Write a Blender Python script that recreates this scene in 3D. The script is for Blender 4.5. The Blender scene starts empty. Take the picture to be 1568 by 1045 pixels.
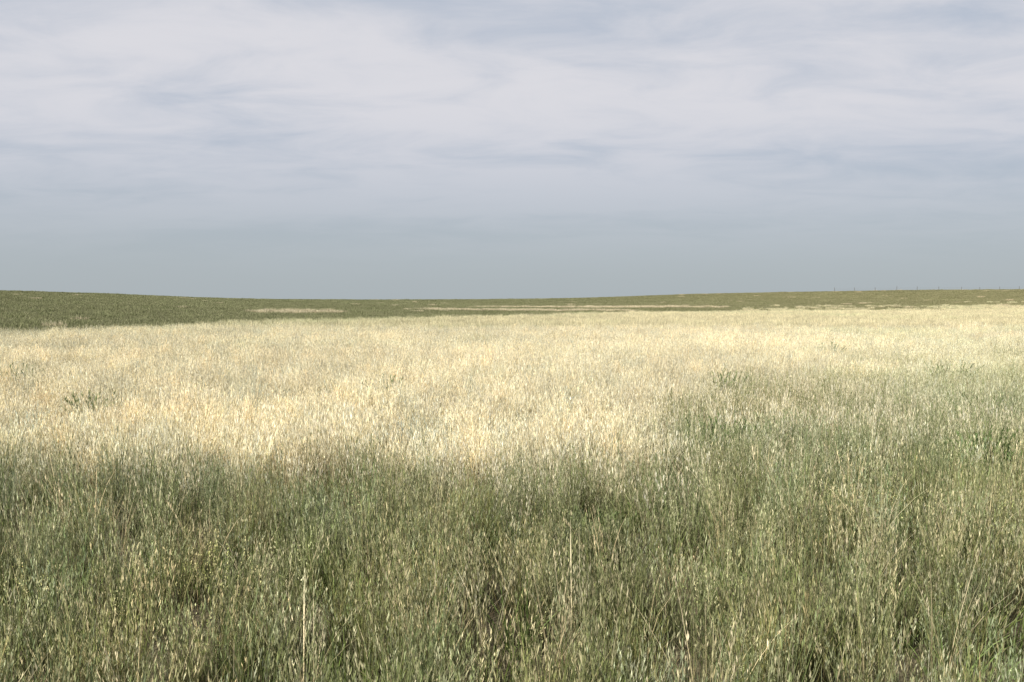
import bpy, math, numpy as np
from mathutils import Vector
rng=np.random.default_rng(7)
S=bpy.context.scene
S.view_settings.view_transform='Standard'; S.view_settings.look='None'; S.view_settings.exposure=0

# ------------------------------------------------------------------ helpers
_lat=np.random.default_rng(3).random((256,256))
def vnoise(x,y,s,o=0):
    x=np.asarray(x,float)/s+o*17.3+1000; y=np.asarray(y,float)/s+o*9.1+1000
    xi=np.floor(x).astype(int); yi=np.floor(y).astype(int)
    fx=x-xi; fy=y-yi; fx=fx*fx*(3-2*fx); fy=fy*fy*(3-2*fy)
    g=lambda a,b:_lat[a%256,b%256]
    return (g(xi,yi)*(1-fx)+g(xi+1,yi)*fx)*(1-fy)+(g(xi,yi+1)*(1-fx)+g(xi+1,yi+1)*fx)*fy
def fbm(x,y,s,o=0,n=3):
    v=0;a=1;t=0
    for i in range(n):
        v=v+a*vnoise(x,y,s/2**i,o+i*3.7); t+=a; a*=.55
    return v/t
def sst(a,b,x):
    t=np.clip((x-a)/(b-a),0,1); return t*t*(3-2*t)

def terrain(x,y):
    x=np.asarray(x,float); y=np.asarray(y,float)
    d=np.sqrt(x*x+y*y)+1e-6
    az=np.where(y>0,x/np.maximum(y,1e-3*d+1e-6),np.sign(x)*9)
    az=np.clip(az,-1.2,1.2)
    d0=np.interp(az,[-1.2,-.52,-.2,0,.25,.52,1.2],[30,42,75,110,150,190,190])
    dc=np.interp(az,[-1.2,-.52,-.35,-.2,0,.1,.25,.52,1.2],[200,225,250,300,360,390,420,430,430])
    ey=np.interp(az,[-1.2,-.515,-.416,-.31,-.25,-.16,-.05,.04,.11,.175,.27,.4,.515,1.2],
                    [16,15.5,12.5,6.5,4.5,3.5,3.5,5,8,11.5,14.5,16.5,17.5,19])
    H=1.7+ey/1524*dc-.25
    t=np.clip((d-d0)/(dc-d0),0,1)
    z=H*(t**1.15)
    z=np.where(t>0,z,0)
    z=z+np.where(t>0,1,0)*t*(fbm(x,y,45,5)-.5)*.45
    fade=sst(-5,25,y)
    z=z*fade
    z=z-np.maximum(d-dc,0)*.004*fade
    z=z+(fbm(x,y,4,8)-.5)*.10*(1-t)
    return z
XB=[-60,-20,-17,0,41,101,220]; YB=[26,42,66,100,150,196,230]
XN=[-12,-4.5,-2,0,.9,2,4,6.4,10,16,30]; YN=[9.0,8.5,8.0,7.6,8.8,11.3,14,15.5,18.5,22,30]
XW=[-10,-2,0,2,5,10,30]; YW=[.7,.8,1.4,3,5.5,8,9]
def dryness(x,y):
    n=fbm(x,y,2.2,1)-.5
    w=np.interp(x,XW,YW)
    near=sst(-.5,.5,(y-np.interp(x,XN,YN))/w*.5+n*1.3)
    near=np.maximum(near,(.05+.6*fbm(x,y,1.8,61))*sst(8.6,11,y)*sst(.8,2.8,x))
    b=np.interp(x,XB,YB)
    far=1-sst(-.10,.10,(y-b*(1+.4*(fbm(x,y,18,4)-.5)))/b)
    return near*far
def hillness(x,y):
    b=np.interp(x,XB,YB)
    return sst(-.09,.07,(y-b*(1+.4*(fbm(x,y,18,4)-.5)))/b)

# ------------------------------------------------------------------ blades
def ribbons(N,rad,h0,h1,lean,curve,w,K,pal,r,wind=.06,pick=None):
    a=r.random(N)*2*np.pi; rr=rad*np.sqrt(r.random(N))
    base=np.stack([rr*np.cos(a),rr*np.sin(a)],1)
    da=a+r.normal(0,.9,N); out=np.stack([np.cos(da),np.sin(da)],1)
    h=h0+(h1-h0)*r.random(N)**.8
    ln=lean*np.abs(r.normal(0,1,N)); cv=curve*r.random(N)
    t=np.linspace(0,1,K+1)
    def P(tt):
        hor=h[:,None]*(ln[:,None]*tt+cv[:,None]*tt**2.3)
        x=base[:,0:1]+out[:,0:1]*hor+wind*h[:,None]*tt**2
        y=base[:,1:2]+out[:,1:2]*hor
        z=h[:,None]*tt*(1-.45*(cv[:,None]+.4*ln[:,None])*tt**2)-.02
        return np.stack([x,y,z],-1)
    p=P(np.tile(t,(N,1)))
    fa=r.random(N)*np.pi
    side=np.stack([np.cos(fa),np.sin(fa),np.zeros(N)],1)[:,None,:]
    wp=(w*(.6+.8*r.random(N)))[:,None]*(1-.88*t[None]**1.6)*.5
    L=p-side*wp[...,None]; R=p+side*wp[...,None]
    V=np.stack([L,R],2).reshape(-1,3)
    b=(np.arange(N)*(K+1)*2)[:,None]+ (np.arange(K)*2)[None]
    F=np.stack([b,b+1,b+3,b+2],-1).reshape(-1,4)
    ci=r.choice(len(pal),N,p=pick)
    pb=np.array([c[0] for c in pal])[ci]; pt=np.array([c[1] for c in pal])[ci]
    var=(.6+.8*r.random(N))[:,None,None]
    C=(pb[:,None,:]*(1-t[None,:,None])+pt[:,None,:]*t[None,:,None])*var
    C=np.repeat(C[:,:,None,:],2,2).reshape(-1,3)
    return (V,F,C),P,h,N
def spikes(P,h,N,M,t0,spread,ln,wd,cols,r,flare=.2):
    t=t0+(1-t0)*r.random((N,M))
    c=P(t)
    a=r.random((N,M))*2*np.pi
    off=spread*(1.1-(t-t0)/(1-t0))*r.random((N,M))
    d=np.stack([np.cos(a),np.sin(a),np.zeros_like(a)],-1)
    c=c+d*off[...,None]; c[...,2]+=off*.5
    up=d*flare+np.array([0,0,1.]); L=ln*(.6+.8*r.random((N,M)))
    up=up*L[...,None]*.5
    b2=r.random((N,M))*np.pi
    s=np.stack([np.cos(b2),np.sin(b2),np.zeros_like(a)],-1)*(wd*.5)
    V=np.stack([c-up,c+s,c+up,c-s],2).reshape(-1,3)
    F=np.arange(N*M*4).reshape(-1,4)
    cc=np.array(cols)[r.integers(0,len(cols),(N,1))]*(.7+.6*r.random((N,M,1)))*(.7+.6*r.random((N,1,1)))
    C=np.repeat(cc.reshape(-1,3),4,0)
    return (V,F,C)
def merge(parts):
    V=[];F=[];C=[];o=0
    for v,f,c in parts:
        V.append(v);F.append(f+o);C.append(c);o+=len(v)
    return np.concatenate(V),np.concatenate(F),np.concatenate(C)
def mk(name,parts,mat):
    V,F,C=merge(parts)
    m=bpy.data.meshes.new(name)
    m.vertices.add(len(V)); m.vertices.foreach_set('co',V.astype(np.float32).ravel())
    m.loops.add(F.size); m.loops.foreach_set('vertex_index',F.astype(np.int32).ravel())
    m.polygons.add(len(F)); m.polygons.foreach_set('loop_start',(np.arange(len(F))*4).astype(np.int32))
    m.update(calc_edges=True)
    at=m.attributes.new('col','FLOAT_COLOR','POINT')
    at.data.foreach_set('color',np.concatenate([C,np.ones((len(C),1))],1).astype(np.float32).ravel())
    m.materials.append(mat)
    return bpy.data.objects.new(name,m)

# ------------------------------------------------------------------ materials
def grass_mat(name,trans,inst=True):
    m=bpy.data.materials.new(name); m.use_nodes=True; nt=m.node_tree; nt.nodes.clear()
    N=nt.nodes.new; l=nt.links.new
    o=N('ShaderNodeOutputMaterial'); a=N('ShaderNodeAttribute'); a.attribute_name='col'
    src=a.outputs['Color']
    if inst:
        b=N('ShaderNodeAttribute'); b.attribute_type='INSTANCER'; b.attribute_name='tint'
        mx=N('ShaderNodeMix'); mx.data_type='RGBA'; mx.blend_type='MULTIPLY'; mx.inputs[0].default_value=1
        l(src,mx.inputs[6]); l(b.outputs['Color'],mx.inputs[7]); src=mx.outputs[2]
    d=N('ShaderNodeBsdfDiffuse'); l(src,d.inputs[0]); out=d.outputs[0]
    if trans>0:
        t=N('ShaderNodeBsdfTranslucent'); s=N('ShaderNodeMixShader'); s.inputs[0].default_value=trans
        l(src,t.inputs[0]); l(d.outputs[0],s.inputs[1]); l(t.outputs[0],s.inputs[2]); out=s.outputs[0]
    l(out,o.inputs[0])
    return m
MG=grass_mat('grass_blades',.07); MF=grass_mat('grass_blades_distant',0); MP=grass_mat('shrub_leaves',.12,False)

# ------------------------------------------------------------------ tufts
GG=[((.06,.062,.03),(.28,.31,.155)),((.045,.06,.022),(.20,.25,.10)),((.09,.09,.045),(.38,.395,.23)),((.22,.19,.11),(.62,.57,.38))]  # (base, tip) greens; bases extra dark, shade low in the grass put into colour
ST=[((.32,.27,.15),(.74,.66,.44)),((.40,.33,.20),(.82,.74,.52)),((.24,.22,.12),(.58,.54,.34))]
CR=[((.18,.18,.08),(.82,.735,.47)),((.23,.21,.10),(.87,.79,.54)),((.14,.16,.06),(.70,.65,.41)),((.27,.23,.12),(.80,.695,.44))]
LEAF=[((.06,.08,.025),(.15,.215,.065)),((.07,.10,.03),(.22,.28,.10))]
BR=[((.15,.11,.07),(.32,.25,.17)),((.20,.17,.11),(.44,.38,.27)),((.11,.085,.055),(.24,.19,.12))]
CS=[[(.30,.33,.195),(.22,.26,.13),(.45,.455,.30)],[(.25,.29,.15),(.185,.225,.10)],[(.36,.38,.24),(.57,.55,.38)],[(.26,.29,.16),(.41,.42,.27)],[(.215,.255,.115),(.36,.38,.23)]]
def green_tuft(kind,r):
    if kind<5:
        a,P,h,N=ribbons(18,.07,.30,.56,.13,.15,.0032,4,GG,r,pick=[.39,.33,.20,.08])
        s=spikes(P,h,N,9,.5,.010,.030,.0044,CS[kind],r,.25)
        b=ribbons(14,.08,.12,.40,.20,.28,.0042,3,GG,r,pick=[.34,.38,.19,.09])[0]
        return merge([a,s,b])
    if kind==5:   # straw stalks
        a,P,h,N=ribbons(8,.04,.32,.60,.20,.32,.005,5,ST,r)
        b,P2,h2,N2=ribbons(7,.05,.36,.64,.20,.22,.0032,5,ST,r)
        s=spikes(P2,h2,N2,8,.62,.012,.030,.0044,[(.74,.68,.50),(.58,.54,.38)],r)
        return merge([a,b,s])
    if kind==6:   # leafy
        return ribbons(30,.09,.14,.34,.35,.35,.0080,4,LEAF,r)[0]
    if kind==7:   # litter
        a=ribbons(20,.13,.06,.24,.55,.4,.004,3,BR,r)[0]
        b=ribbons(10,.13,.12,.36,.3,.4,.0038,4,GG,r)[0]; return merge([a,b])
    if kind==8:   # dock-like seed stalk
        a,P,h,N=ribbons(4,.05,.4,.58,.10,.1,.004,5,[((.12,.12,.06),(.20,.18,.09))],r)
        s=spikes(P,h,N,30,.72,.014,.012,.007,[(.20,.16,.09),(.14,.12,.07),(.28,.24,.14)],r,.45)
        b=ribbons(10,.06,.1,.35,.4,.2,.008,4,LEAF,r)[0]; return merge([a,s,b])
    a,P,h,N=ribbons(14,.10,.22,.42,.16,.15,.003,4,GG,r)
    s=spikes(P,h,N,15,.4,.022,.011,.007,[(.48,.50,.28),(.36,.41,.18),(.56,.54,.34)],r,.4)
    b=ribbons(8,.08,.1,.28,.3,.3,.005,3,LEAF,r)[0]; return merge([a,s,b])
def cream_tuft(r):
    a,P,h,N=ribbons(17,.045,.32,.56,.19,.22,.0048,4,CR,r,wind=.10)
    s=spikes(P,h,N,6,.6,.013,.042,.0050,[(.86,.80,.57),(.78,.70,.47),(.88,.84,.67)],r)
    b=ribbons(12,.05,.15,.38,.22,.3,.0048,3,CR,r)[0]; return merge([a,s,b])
def place(t,x,y,r,tint,hs=1):
    V,F,C=t; a=r.random()*6.283; c,s=math.cos(a),math.sin(a); k=.85+.3*r.random()
    V=V*k; V=np.stack([V[:,0]*c-V[:,1]*s+x,V[:,0]*s+V[:,1]*c+y,V[:,2]*hs*(.85+.3*r.random())],1)
    return V,F,C*tint
def patch(R,n,fn,r,var,ncl,sg):
    P=[]; cl=[]
    for _ in range(ncl):
        a=r.random()*6.283; q=R*math.sqrt(r.random()); cl.append((q*math.cos(a),q*math.sin(a),1-var+2*var*r.random(),.76+.44*r.random(),r.normal(0,.05)))
    for j in range(n):
        cx,cy,b,hs,w=cl[j%ncl]; b*=.85+.3*r.random()
        P.append(place(fn(r),cx+r.normal(0,sg),cy+r.normal(0,sg),r,np.array([b*(1+w),b,b*(1-w)]),hs))
    return merge(P)
def coll(name): return bpy.data.collections.new(name)
CFs=coll('src_green_tuft'); CFp=coll('src_green_patch'); CCs=coll('src_dry_tuft'); CCp=coll('src_dry_patch'); CH=coll('src_hill_patch')
kinds=[0,1,2,3,4,5,5,5,6,7,8,9]
for i,k in enumerate(kinds): CFs.objects.link(mk('tuft_%02d'%i,[green_tuft(k,np.random.default_rng(100+i))],MG))
mixes=[[.22,.2,.16,.14,.12,.02,.04,.04,0,.03],[.1,.22,.12,.2,.2,.02,.06,.03,0,.03],[.15,.15,.2,.2,.1,.04,.03,.04,0,.04],
       [.12,.2,.1,.1,.3,.02,.09,.03,0,.03],[.12,.1,.2,.15,.08,.10,.03,.07,0,.03],[.1,.1,.18,.15,.1,.14,.02,.07,0,.03],
       [.1,.15,.1,.1,.15,.03,.3,.03,0,.03],[.12,.12,.14,.14,.12,.08,.03,.22,0,.03],[.12,.12,.1,.1,.12,.03,.06,.04,0,.26]]
for i,mx in enumerate(mixes):
    r=np.random.default_rng(150+i)
    mx=np.array(mx)/sum(mx)
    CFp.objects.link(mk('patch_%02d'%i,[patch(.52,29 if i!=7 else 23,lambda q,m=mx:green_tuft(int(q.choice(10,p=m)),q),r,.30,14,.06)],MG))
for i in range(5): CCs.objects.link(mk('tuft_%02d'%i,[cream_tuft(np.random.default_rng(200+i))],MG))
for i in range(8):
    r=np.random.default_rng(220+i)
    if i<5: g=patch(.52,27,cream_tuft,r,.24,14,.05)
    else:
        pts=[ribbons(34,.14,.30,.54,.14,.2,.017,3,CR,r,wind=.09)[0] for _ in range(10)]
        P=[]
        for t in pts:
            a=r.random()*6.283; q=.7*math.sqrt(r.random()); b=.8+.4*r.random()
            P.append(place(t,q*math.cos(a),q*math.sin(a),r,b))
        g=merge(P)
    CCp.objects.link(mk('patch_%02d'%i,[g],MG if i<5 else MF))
HG=[((.16,.17,.09),(.26,.27,.14)),((.15,.17,.08),(.23,.25,.12)),((.2,.19,.1),(.30,.30,.17)),((.21,.205,.12),(.31,.31,.19))]
for i in range(6):
    r=np.random.default_rng(300+i); n='patch_%02d'%i
    if i<4: o=mk(n,[ribbons(220,.9,.08,.26,.3,.3,.027,2,HG,r,pick=[.35,.3,.25,.1])[0]],MF)
    elif i<5: o=mk(n,[ribbons(200,.7,.15,.42,.2,.25,.024,3,ST,r)[0]],MF)
    else: o=mk(n,[ribbons(200,.7,.10,.36,.4,.3,.035,3,HG[:2],r)[0]],MF)
    CH.objects.link(o)

def scatter(name,x,y,idx,s,h,tint,col):
    n=len(x); z=terrain(x,y)
    scl=np.stack([s,s,h],1)
    m=bpy.data.meshes.new(name); m.vertices.add(n)
    m.vertices.foreach_set('co',np.stack([x,y,z],1).astype(np.float32).ravel())
    rot=np.stack([rng.normal(0,.04,n),rng.normal(0,.04,n),rng.random(n)*2*np.pi],1)
    A=m.attributes.new('rot','FLOAT_VECTOR','POINT'); A.data.foreach_set('vector',rot.astype(np.float32).ravel())
    A=m.attributes.new('scl','FLOAT_VECTOR','POINT'); A.data.foreach_set('vector',scl.astype(np.float32).ravel())
    A=m.attributes.new('idx','INT','POINT'); A.data.foreach_set('value',idx.astype(np.int32))
    A=m.attributes.new('tint','FLOAT_COLOR','POINT'); A.data.foreach_set('color',np.concatenate([tint,np.ones((n,1))],1).astype(np.float32).ravel())
    o=bpy.data.objects.new(name,m); S.collection.objects.link(o)
    g=bpy.data.node_groups.new('scatter_'+name,'GeometryNodeTree')
    g.interface.new_socket('Geometry',in_out='INPUT',socket_type='NodeSocketGeometry')
    g.interface.new_socket('Geometry',in_out='OUTPUT',socket_type='NodeSocketGeometry')
    N=g.nodes.new; gi=N('NodeGroupInput'); go=N('NodeGroupOutput'); ip=N('GeometryNodeInstanceOnPoints')
    ci=N('GeometryNodeCollectionInfo'); ci.inputs['Collection'].default_value=col
    ci.inputs['Separate Children'].default_value=True; ci.inputs['Reset Children'].default_value=True
    def na(nm,t):
        q=N('GeometryNodeInputNamedAttribute'); q.data_type=t; q.inputs['Name'].default_value=nm; return q.outputs['Attribute']
    l=g.links.new
    l(gi.outputs[0],ip.inputs['Points']); l(ci.outputs[0],ip.inputs['Instance']); ip.inputs['Pick Instance'].default_value=True
    l(na('idx','INT'),ip.inputs['Instance Index']); l(na('rot','FLOAT_VECTOR'),ip.inputs['Rotation']); l(na('scl','FLOAT_VECTOR'),ip.inputs['Scale'])
    l(ip.outputs[0],go.inputs[0])
    md=o.modifiers.new('scatter','NODES'); md.node_group=g
    return o
def sample(y0,y1,dens,k=.62,pad=3.0):
    W=k*y1+pad; n=int(dens*2*W*(y1-y0))
    x=(rng.random(n)*2-1)*W; y=y0+(y1-y0)*rng.random(n)
    ok=np.abs(x)<k*np.maximum(y,0)+pad
    return x[ok],y[ok]
def grid(y0,y1,sp,k=.62,pad=3.0):
    W=k*y1+pad
    X,Y=np.meshgrid(np.arange(-W,W,sp),np.arange(y0,y1,sp*.87))
    X=X+(np.arange(X.shape[0])%2)[:,None]*sp*.5
    x=X.ravel()+rng.normal(0,sp*.16,X.size); y=Y.ravel()+rng.normal(0,sp*.16,X.size)
    ok=np.abs(x)<k*np.maximum(y,0)+pad
    return x[ok],y[ok]

# --- foreground / green grass : patches inside, single tufts in the transition
def gtint(x,y):
    n=len(x); warm=fbm(x,y,2.5,20)
    br=(.76+.44*fbm(x,y,.9,21))*(.88+.24*rng.random(n))*(1+.10*sst(1,8,x)+.06*sst(7,4,y))
    return np.stack([br*(.92+.19*warm),br*.99,br*(.99-.14*warm)],1)
x,y=grid(.9,32,.80)
k=dryness(x,y)<.12; x,y=x[k],y[k]; n=len(x)
pz=fbm(x,y,2.2,2); u=rng.random(n)
idx=rng.integers(0,4,n)
idx=np.where(u<np.clip(.08+.5*sst(.5,.7,pz)+.07*np.clip(x,-2,5),.03,.55),rng.integers(4,6,n),idx)
idx=np.where(rng.random(n)<.08,6,idx); idx=np.where(rng.random(n)<.10,7,idx); idx=np.where(rng.random(n)<.07,8,idx)
s=.92+.25*rng.random(n); h=(.80+.32*rng.random(n))*(.82+.34*fbm(x,y,1.6,15))
scatter('green_prairie_grass',x,y,idx,s,h,gtint(x,y),CFp)
x,y=sample(.8,32,50)
dr=dryness(x,y); inn=dr<.12
keep=np.where(inn,rng.random(len(x))<.06,rng.random(len(x))>dr)&(rng.random(len(x))<np.interp(y,[0,12,20,30],[1,.85,.65,.5]))
x,y,inn=x[keep],y[keep],inn[keep]; n=len(x)
idx=rng.integers(0,5,n); u=rng.random(n)
idx=np.where(u<np.where(inn,.38,.14),rng.integers(5,8,n),idx); idx=np.where(rng.random(n)<.10,8,idx)
idx=np.where(rng.random(n)<.06,9,idx); idx=np.where(rng.random(n)<.010,10,idx); idx=np.where(rng.random(n)<.08,11,idx)
s=.85+.4*rng.random(n); h=s*(.85+.3*rng.random(n))
scatter('mixed_prairie_grass',x,y,idx,s,h,gtint(x,y)*(1+.03*sst(9,13,y))[:,None],CFs)

# --- dry cream grass
def ctint(x,y):
    n=len(x)
    g=fbm(x,y,9,31)*.6+fbm(x,y,2.0,33)*.4
    left=sst(10,-30,x)*sst(20,60,y)
    rg=sst(3,12,x)*sst(34,20,y)*.3
    gm=np.clip(sst(.50,.72,g)*.5+left*.4+rg,0,1)
    br=(.87+.22*rng.random(n))*(.88+.24*fbm(x,y,4,34))*(1-.10*left)*(1+.05*sst(40,120,y))
    return np.stack([br*(1-.20*gm),br*(1-.08*gm),br*(1.01-.18*gm)],1)
X=[];Y=[];I=[];Sc=[]
for (a,b,sp,far,sc) in [(5,26,.80,0,1.0),(26,50,1.0,0,1.25),(49,125,1.25,1,1.15),(124,260,1.8,1,1.6)]:
    x,y=grid(a,b,sp); k=dryness(x,y)>.93
    if far: k=rng.random(len(x))<dryness(x,y)
    x,y=x[k],y[k]; X.append(x);Y.append(y)
    I.append(rng.integers(5,8,len(x)) if far else rng.integers(0,5,len(x))); Sc.append(np.full(len(x),sc))
x=np.concatenate(X);y=np.concatenate(Y);idx=np.concatenate(I);sc=np.concatenate(Sc);n=len(x)
s=sc*(.9+.2*rng.random(n)); h=(.84+.28*rng.random(n))*(.82+.34*fbm(x,y,3,30))
scatter('dry_prairie_grass',x,y,idx,s,h,ctint(x,y),CCp)
x,y=sample(5,50,34); dr=dryness(x,y); k=(dr<=.95)&(rng.random(len(x))<dr); x,y=x[k],y[k]; n=len(x)
s=.9+.35*rng.random(n); h=s*(.8+.3*rng.random(n))
scatter('dry_bunch_grass',x,y,rng.integers(0,5,n),s,h,ctint(x,y)*.95,CCs)

# --- hillside grass
X=[];Y=[]
for a,b,sp in [(20,90,1.15),(90,230,1.5),(230,470,2.3)]:
    x,y=grid(a,b,sp,pad=8); k=rng.random(len(x))<hillness(x,y); X.append(x[k]);Y.append(y[k])
x=np.concatenate(X);y=np.concatenate(Y);n=len(x)
def ell(cx,cy,rx,ry): return sst(1.3,.8,np.sqrt(((x-cx)/rx)**2+((y-cy)/ry)**2)+.5*(fbm(x,y,5,50)-.5))
pale=np.maximum.reduce([ell(-26,118,4.5,8),ell(2,150,17,5),ell(16,182,22,6)])
strawp=np.clip(.004+.75*pale,0,1)
idx=rng.integers(0,4,n); sel=rng.random(n)<strawp; idx=np.where(sel,4,idx)
idx=np.where((~sel)&(rng.random(n)<.06),5,idx)
s=(.85+.4*rng.random(n))*np.interp(y,[30,90,230,450],[.8,1.1,1.4,1.9]); h=(.7+.6*rng.random(n))*(.8+.5*fbm(x,y,10,46))
wr=sst(-50,120,x)
br=(.92+.16*rng.random(n))*(.86+.22*fbm(x*.5,y,12,47))*(1.0+.16*wr)
tint=np.stack([br*(1.02+.08*wr),br,br*(1.04)],1)
scatter('hillside_grass',x,y,idx,s,h,tint,CH)

# ------------------------------------------------------------------ ground sheet
nr=190; na=420
rad=np.concatenate([[0],np.geomspace(.5,6000,nr)]); ang=np.linspace(0,2*np.pi,na,endpoint=False)
RR,AA=np.meshgrid(rad[1:],ang,indexing='ij')
gx=np.concatenate([[0],(RR*np.sin(AA)).ravel()]); gy=np.concatenate([[0],(RR*np.cos(AA)).ravel()])
gz=np.maximum(terrain(gx,gy),-12)
F=[]
for j in range(na): F.append((0,1+(j+1)%na,1+j))
for i in range(nr-1):
    for j in range(na):
        a=1+i*na+j;b=1+i*na+(j+1)%na; F.append((a,b,b+na,a+na))
m=bpy.data.meshes.new('ground'); m.from_pydata(np.stack([gx,gy,gz],1).tolist(),[],F); m.update()
m.polygons.foreach_set('use_smooth',[True]*len(m.polygons))
A=m.attributes.new('hill','FLOAT','POINT'); A.data.foreach_set('value',hillness(gx,gy).astype(np.float32))
A=m.attributes.new('dry','FLOAT','POINT'); A.data.foreach_set('value',dryness(gx,gy).astype(np.float32))
go=bpy.data.objects.new('ground',m); S.collection.objects.link(go)
mt=bpy.data.materials.new('prairie_soil'); mt.use_nodes=True; nt=mt.node_tree; N=nt.nodes.new; l=nt.links.new
bs=nt.nodes['Principled BSDF']; bs.inputs['Roughness'].default_value=1; bs.inputs['Specular IOR Level'].default_value=.1
geo=N('ShaderNodeNewGeometry')
def noise(sc,det=6,ro=.6):
    q=N('ShaderNodeTexNoise'); q.inputs['Scale'].default_value=sc; q.inputs['Detail'].default_value=det; q.inputs['Roughness'].default_value=ro
    l(geo.outputs['Position'],q.inputs['Vector']); return q.outputs['Fac']
def ramp(f,st):
    q=N('ShaderNodeValToRGB'); l(f,q.inputs[0]); e=q.color_ramp.elements
    while len(e)<len(st): e.new(.5)
    for k,(p,c) in enumerate(st): e[k].position=p; e[k].color=(*c,1)
    return q.outputs[0]
def mix(f,a,b):
    q=N('ShaderNodeMix'); q.data_type='RGBA'
    l(f,q.inputs[0]); l(a,q.inputs[6]); l(b,q.inputs[7]); return q.outputs[2]
soil=ramp(noise(22,8,.75),[(.3,(.06,.055,.03)),(.48,(.12,.10,.06)),(.58,(.19,.16,.10)),(.72,(.34,.30,.20))])
straw=ramp(noise(9,8,.7),[(.3,(.22,.20,.11)),(.7,(.46,.40,.26))])
hill=ramp(noise(.12,9,.7),[(.35,(.17,.18,.09)),(.5,(.19,.20,.10)),(.62,(.215,.22,.115)),(.75,(.24,.24,.13))])
ad=N('ShaderNodeAttribute'); ad.attribute_name='dry'; ah=N('ShaderNodeAttribute'); ah.attribute_name='hill'
c=mix(ad.outputs['Fac'],soil,straw); c=mix(ah.outputs['Fac'],c,hill); l(c,bs.inputs['Base Color'])
bp=N('ShaderNodeBump'); bp.inputs['Distance'].default_value=.03; l(noise(30,6),bp.inputs['Height']); l(bp.outputs[0],bs.inputs['Normal'])
m.materials.append(mt)

# ------------------------------------------------------------------ shrubs
def shrub(cx,cy,R,H,seed,cols):
    r=np.random.default_rng(seed)
    st=[((.10,.08,.05),(.20,.22,.11))]
    a,P,h,Nn=ribbons(int(26+R*60),R*.5,H*.5,H,.34,.2,.006,5,st,r,wind=.02)
    s=spikes(P,h,Nn,40,.2,.05,.045,.012,cols,r,.5)
    b=ribbons(30,R*.8,H*.3,H*.75,.4,.4,.009,4,LEAF,r)[0]
    o=mk('green_shrub',[a,s,b],MP); o.location=(cx,cy,float(terrain(cx,cy))); S.collection.objects.link(o)
DG=[(.14,.20,.07),(.19,.26,.10),(.10,.155,.05)]; SG=[(.27,.31,.15),(.19,.24,.10),(.34,.37,.20)]
for k,(cx,cy,R,H,cc) in enumerate([(2.13,10.1,.36,.60,DG),(-1.96,15.6,.20,.64,SG),(-5.4,12.7,.24,.62,SG),(3.45,15.9,.28,.70,SG),
      (8.2,25.8,.42,.70,SG),(8.0,18.3,.40,.70,SG),(4.6,9.5,.34,.56,DG),(-8.9,17.9,.3,.66,SG),(-1.5,6.9,.15,.38,SG),(2.7,10.8,.26,.52,SG),(.6,6.7,.14,.36,SG),(6.4,13.4,.3,.58,SG)]):
    shrub(cx,cy,R,H,500+k,cc)

# ------------------------------------------------------------------ fence
V=[];F=[]
def box(c,hx,hy,z0,z1,lx=0):
    o=len(V); 
    for z,s,dx in ((z0,1,0),(z1,.85,lx)):
        for k in range(6):
            t=k*math.pi/3; V.append((c[0]+dx+hx*s*math.cos(t),c[1]+hy*s*math.sin(t),z))
    for k in range(6): F.append((o+k,o+(k+1)%6,o+6+(k+1)%6,o+6+k))
    F.append(tuple(o+6+k for k in range(6)))
r=np.random.default_rng(9); pts=[]
fx=130
while fx<330:
    fy=402+r.normal(0,.5); z=float(terrain(fx,fy)); hh=1.6+r.normal(0,.12)
    box((fx,fy),.09,.09,z-.2,z+hh,r.normal(0,.06)); pts.append((fx,fy,z)); fx+=8+r.normal(0,.5)
for a,b in zip(pts[:-1],pts[1:]):
    for hh in (.45,.85,1.25):
        o=len(V)
        for p in (a,b):
            for dy,dz in ((-.006,-.006),(.006,-.006),(0,.008)): V.append((p[0],p[1]-.11+dy,p[2]+hh+dz))
        for k in range(3): F.append((o+k,o+(k+1)%3,o+3+(k+1)%3,o+3+k))
m=bpy.data.meshes.new('barbed_wire_fence'); m.from_pydata(V,[],F); m.update()
fm=bpy.data.materials.new('weathered_wood'); fm.use_nodes=True; nt=fm.node_tree
q=nt.nodes.new('ShaderNodeTexNoise'); q.inputs['Scale'].default_value=6; rr=nt.nodes.new('ShaderNodeValToRGB')
rr.color_ramp.elements[0].color=(.07,.065,.055,1); rr.color_ramp.elements[1].color=(.18,.16,.13,1)
nt.links.new(q.outputs[0],rr.inputs[0]); nt.links.new(rr.outputs[0],nt.nodes['Principled BSDF'].inputs['Base Color'])
m.materials.append(fm); S.collection.objects.link(bpy.data.objects.new('barbed_wire_fence',m))

# ------------------------------------------------------------------ sun + sky
el=math.radians(38); az=math.radians(224)
sd=Vector((math.sin(az)*math.cos(el),math.cos(az)*math.cos(el),math.sin(el)))
L=bpy.data.lights.new('sun','SUN'); L.energy=4.7; L.angle=math.radians(.6); L.color=(1,.955,.87)
lo=bpy.data.objects.new('sun',L); lo.rotation_euler=sd.to_track_quat('Z','Y').to_euler(); S.collection.objects.link(lo)
w=bpy.data.worlds.new('World'); S.world=w; w.use_nodes=True; nt=w.node_tree; N=nt.nodes.new; l=nt.links.new
bg=nt.nodes['Background']; ST_=.1; bg.inputs[1].default_value=ST_
sk=N('ShaderNodeTexSky'); sk.sky_type='NISHITA'; sk.sun_disc=False; sk.sun_elevation=el; sk.sun_rotation=az; sk.dust_density=1.5
tc=N('ShaderNodeTexCoord'); sp=N('ShaderNodeSeparateXYZ'); l(tc.outputs['Generated'],sp.inputs[0])
def M(op,a,b=None,c=None,clamp=False):
    q=N('ShaderNodeMath'); q.operation=op; q.use_clamp=clamp
    for k,v in enumerate((a,b,c)):
        if v is None: continue
        if isinstance(v,(int,float)): q.inputs[k].default_value=v
        else: l(v,q.inputs[k])
    return q.outputs[0]
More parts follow.
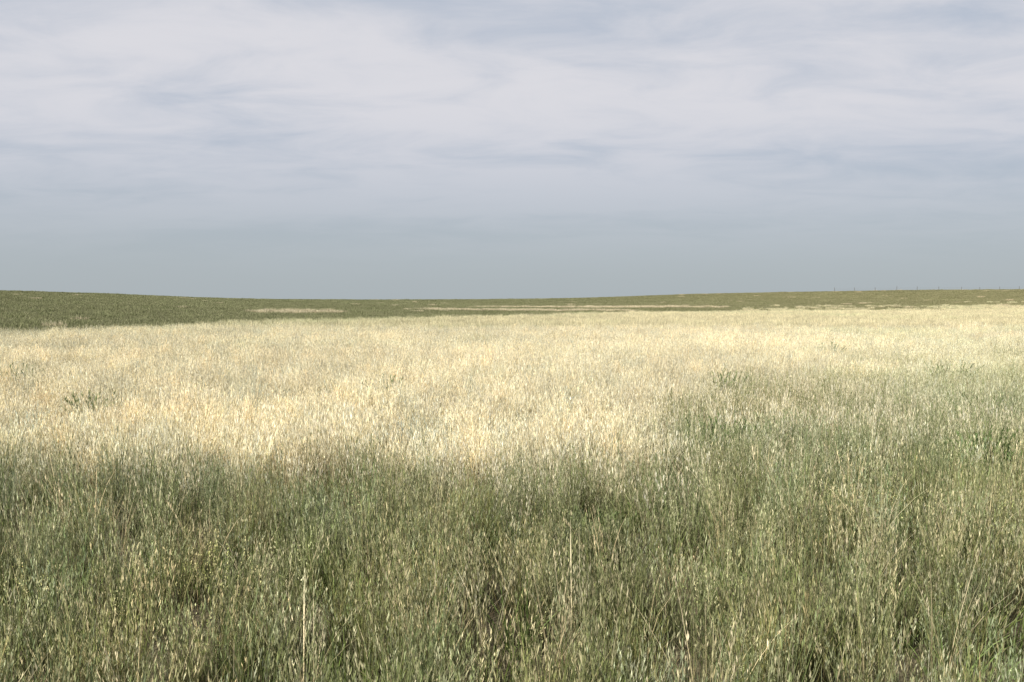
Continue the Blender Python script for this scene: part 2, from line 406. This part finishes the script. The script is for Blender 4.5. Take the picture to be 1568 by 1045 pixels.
def MR(v,a,b,c=0,d=1):
    q=N('ShaderNodeMapRange'); q.interpolation_type='SMOOTHSTEP'; l(v,q.inputs[0])
    for k,t in enumerate((a,b,c,d)): q.inputs[k+1].default_value=t
    return q.outputs[0]
X_,Y_,Z_=sp.outputs
zc=M('ADD',M('MAXIMUM',Z_,0.0),.14)
def cn(sx,sy,sc,det,ro,off=0,dist=0):
    cb=N('ShaderNodeCombineXYZ'); l(M('MULTIPLY',M('DIVIDE',X_,zc),sx),cb.inputs[0]); l(M('MULTIPLY',M('DIVIDE',Y_,zc),sy),cb.inputs[1]); cb.inputs[2].default_value=off
    q=N('ShaderNodeTexNoise'); q.inputs['Scale'].default_value=sc; q.inputs['Detail'].default_value=det; q.inputs['Roughness'].default_value=ro; q.inputs['Distortion'].default_value=dist
    l(cb.outputs[0],q.inputs['Vector']); return q.outputs[0]
n1=cn(.55,1.0,.8,4,.45,2.3,.3); n2=cn(.9,1.3,2.6,8,.58,7.1,.5)
nn=M('ADD',M('MULTIPLY',n1,.60),M('MULTIPLY',n2,.40))
elev=MR(Z_,.015,.21)
c0=M('MULTIPLY',elev,MR(nn,.34,.60),clamp=True)
cov=M('ADD',M('MULTIPLY',c0,.86),M('MULTIPLY',elev,.14),clamp=True)
def rgb(c):
    q=N('ShaderNodeRGB'); q.outputs[0].default_value=(c[0]/ST_,c[1]/ST_,c[2]/ST_,1); return q.outputs[0]
def wm(f,a,b):
    q=N('ShaderNodeMix'); q.data_type='RGBA'
    if isinstance(f,float): q.inputs[0].default_value=f
    else: l(f,q.inputs[0])
    l(a,q.inputs[6]); l(b,q.inputs[7]); return q.outputs[2]
haze=wm(MR(Z_,0,.18),rgb((.43,.48,.51)),rgb((.43,.495,.60)))
veil=wm(.08,haze,sk.outputs[0])
out=wm(cov,veil,rgb((.70,.70,.745)))
l(out,bg.inputs[0])

# ------------------------------------------------------------------ camera
c=bpy.data.cameras.new('camera'); c.lens=35; c.sensor_width=36; c.clip_start=.05; c.clip_end=20000
co=bpy.data.objects.new('camera',c); co.location=(0,0,1.7); co.rotation_euler=(math.radians(90-2.27),0,0)
S.collection.objects.link(co); S.camera=co
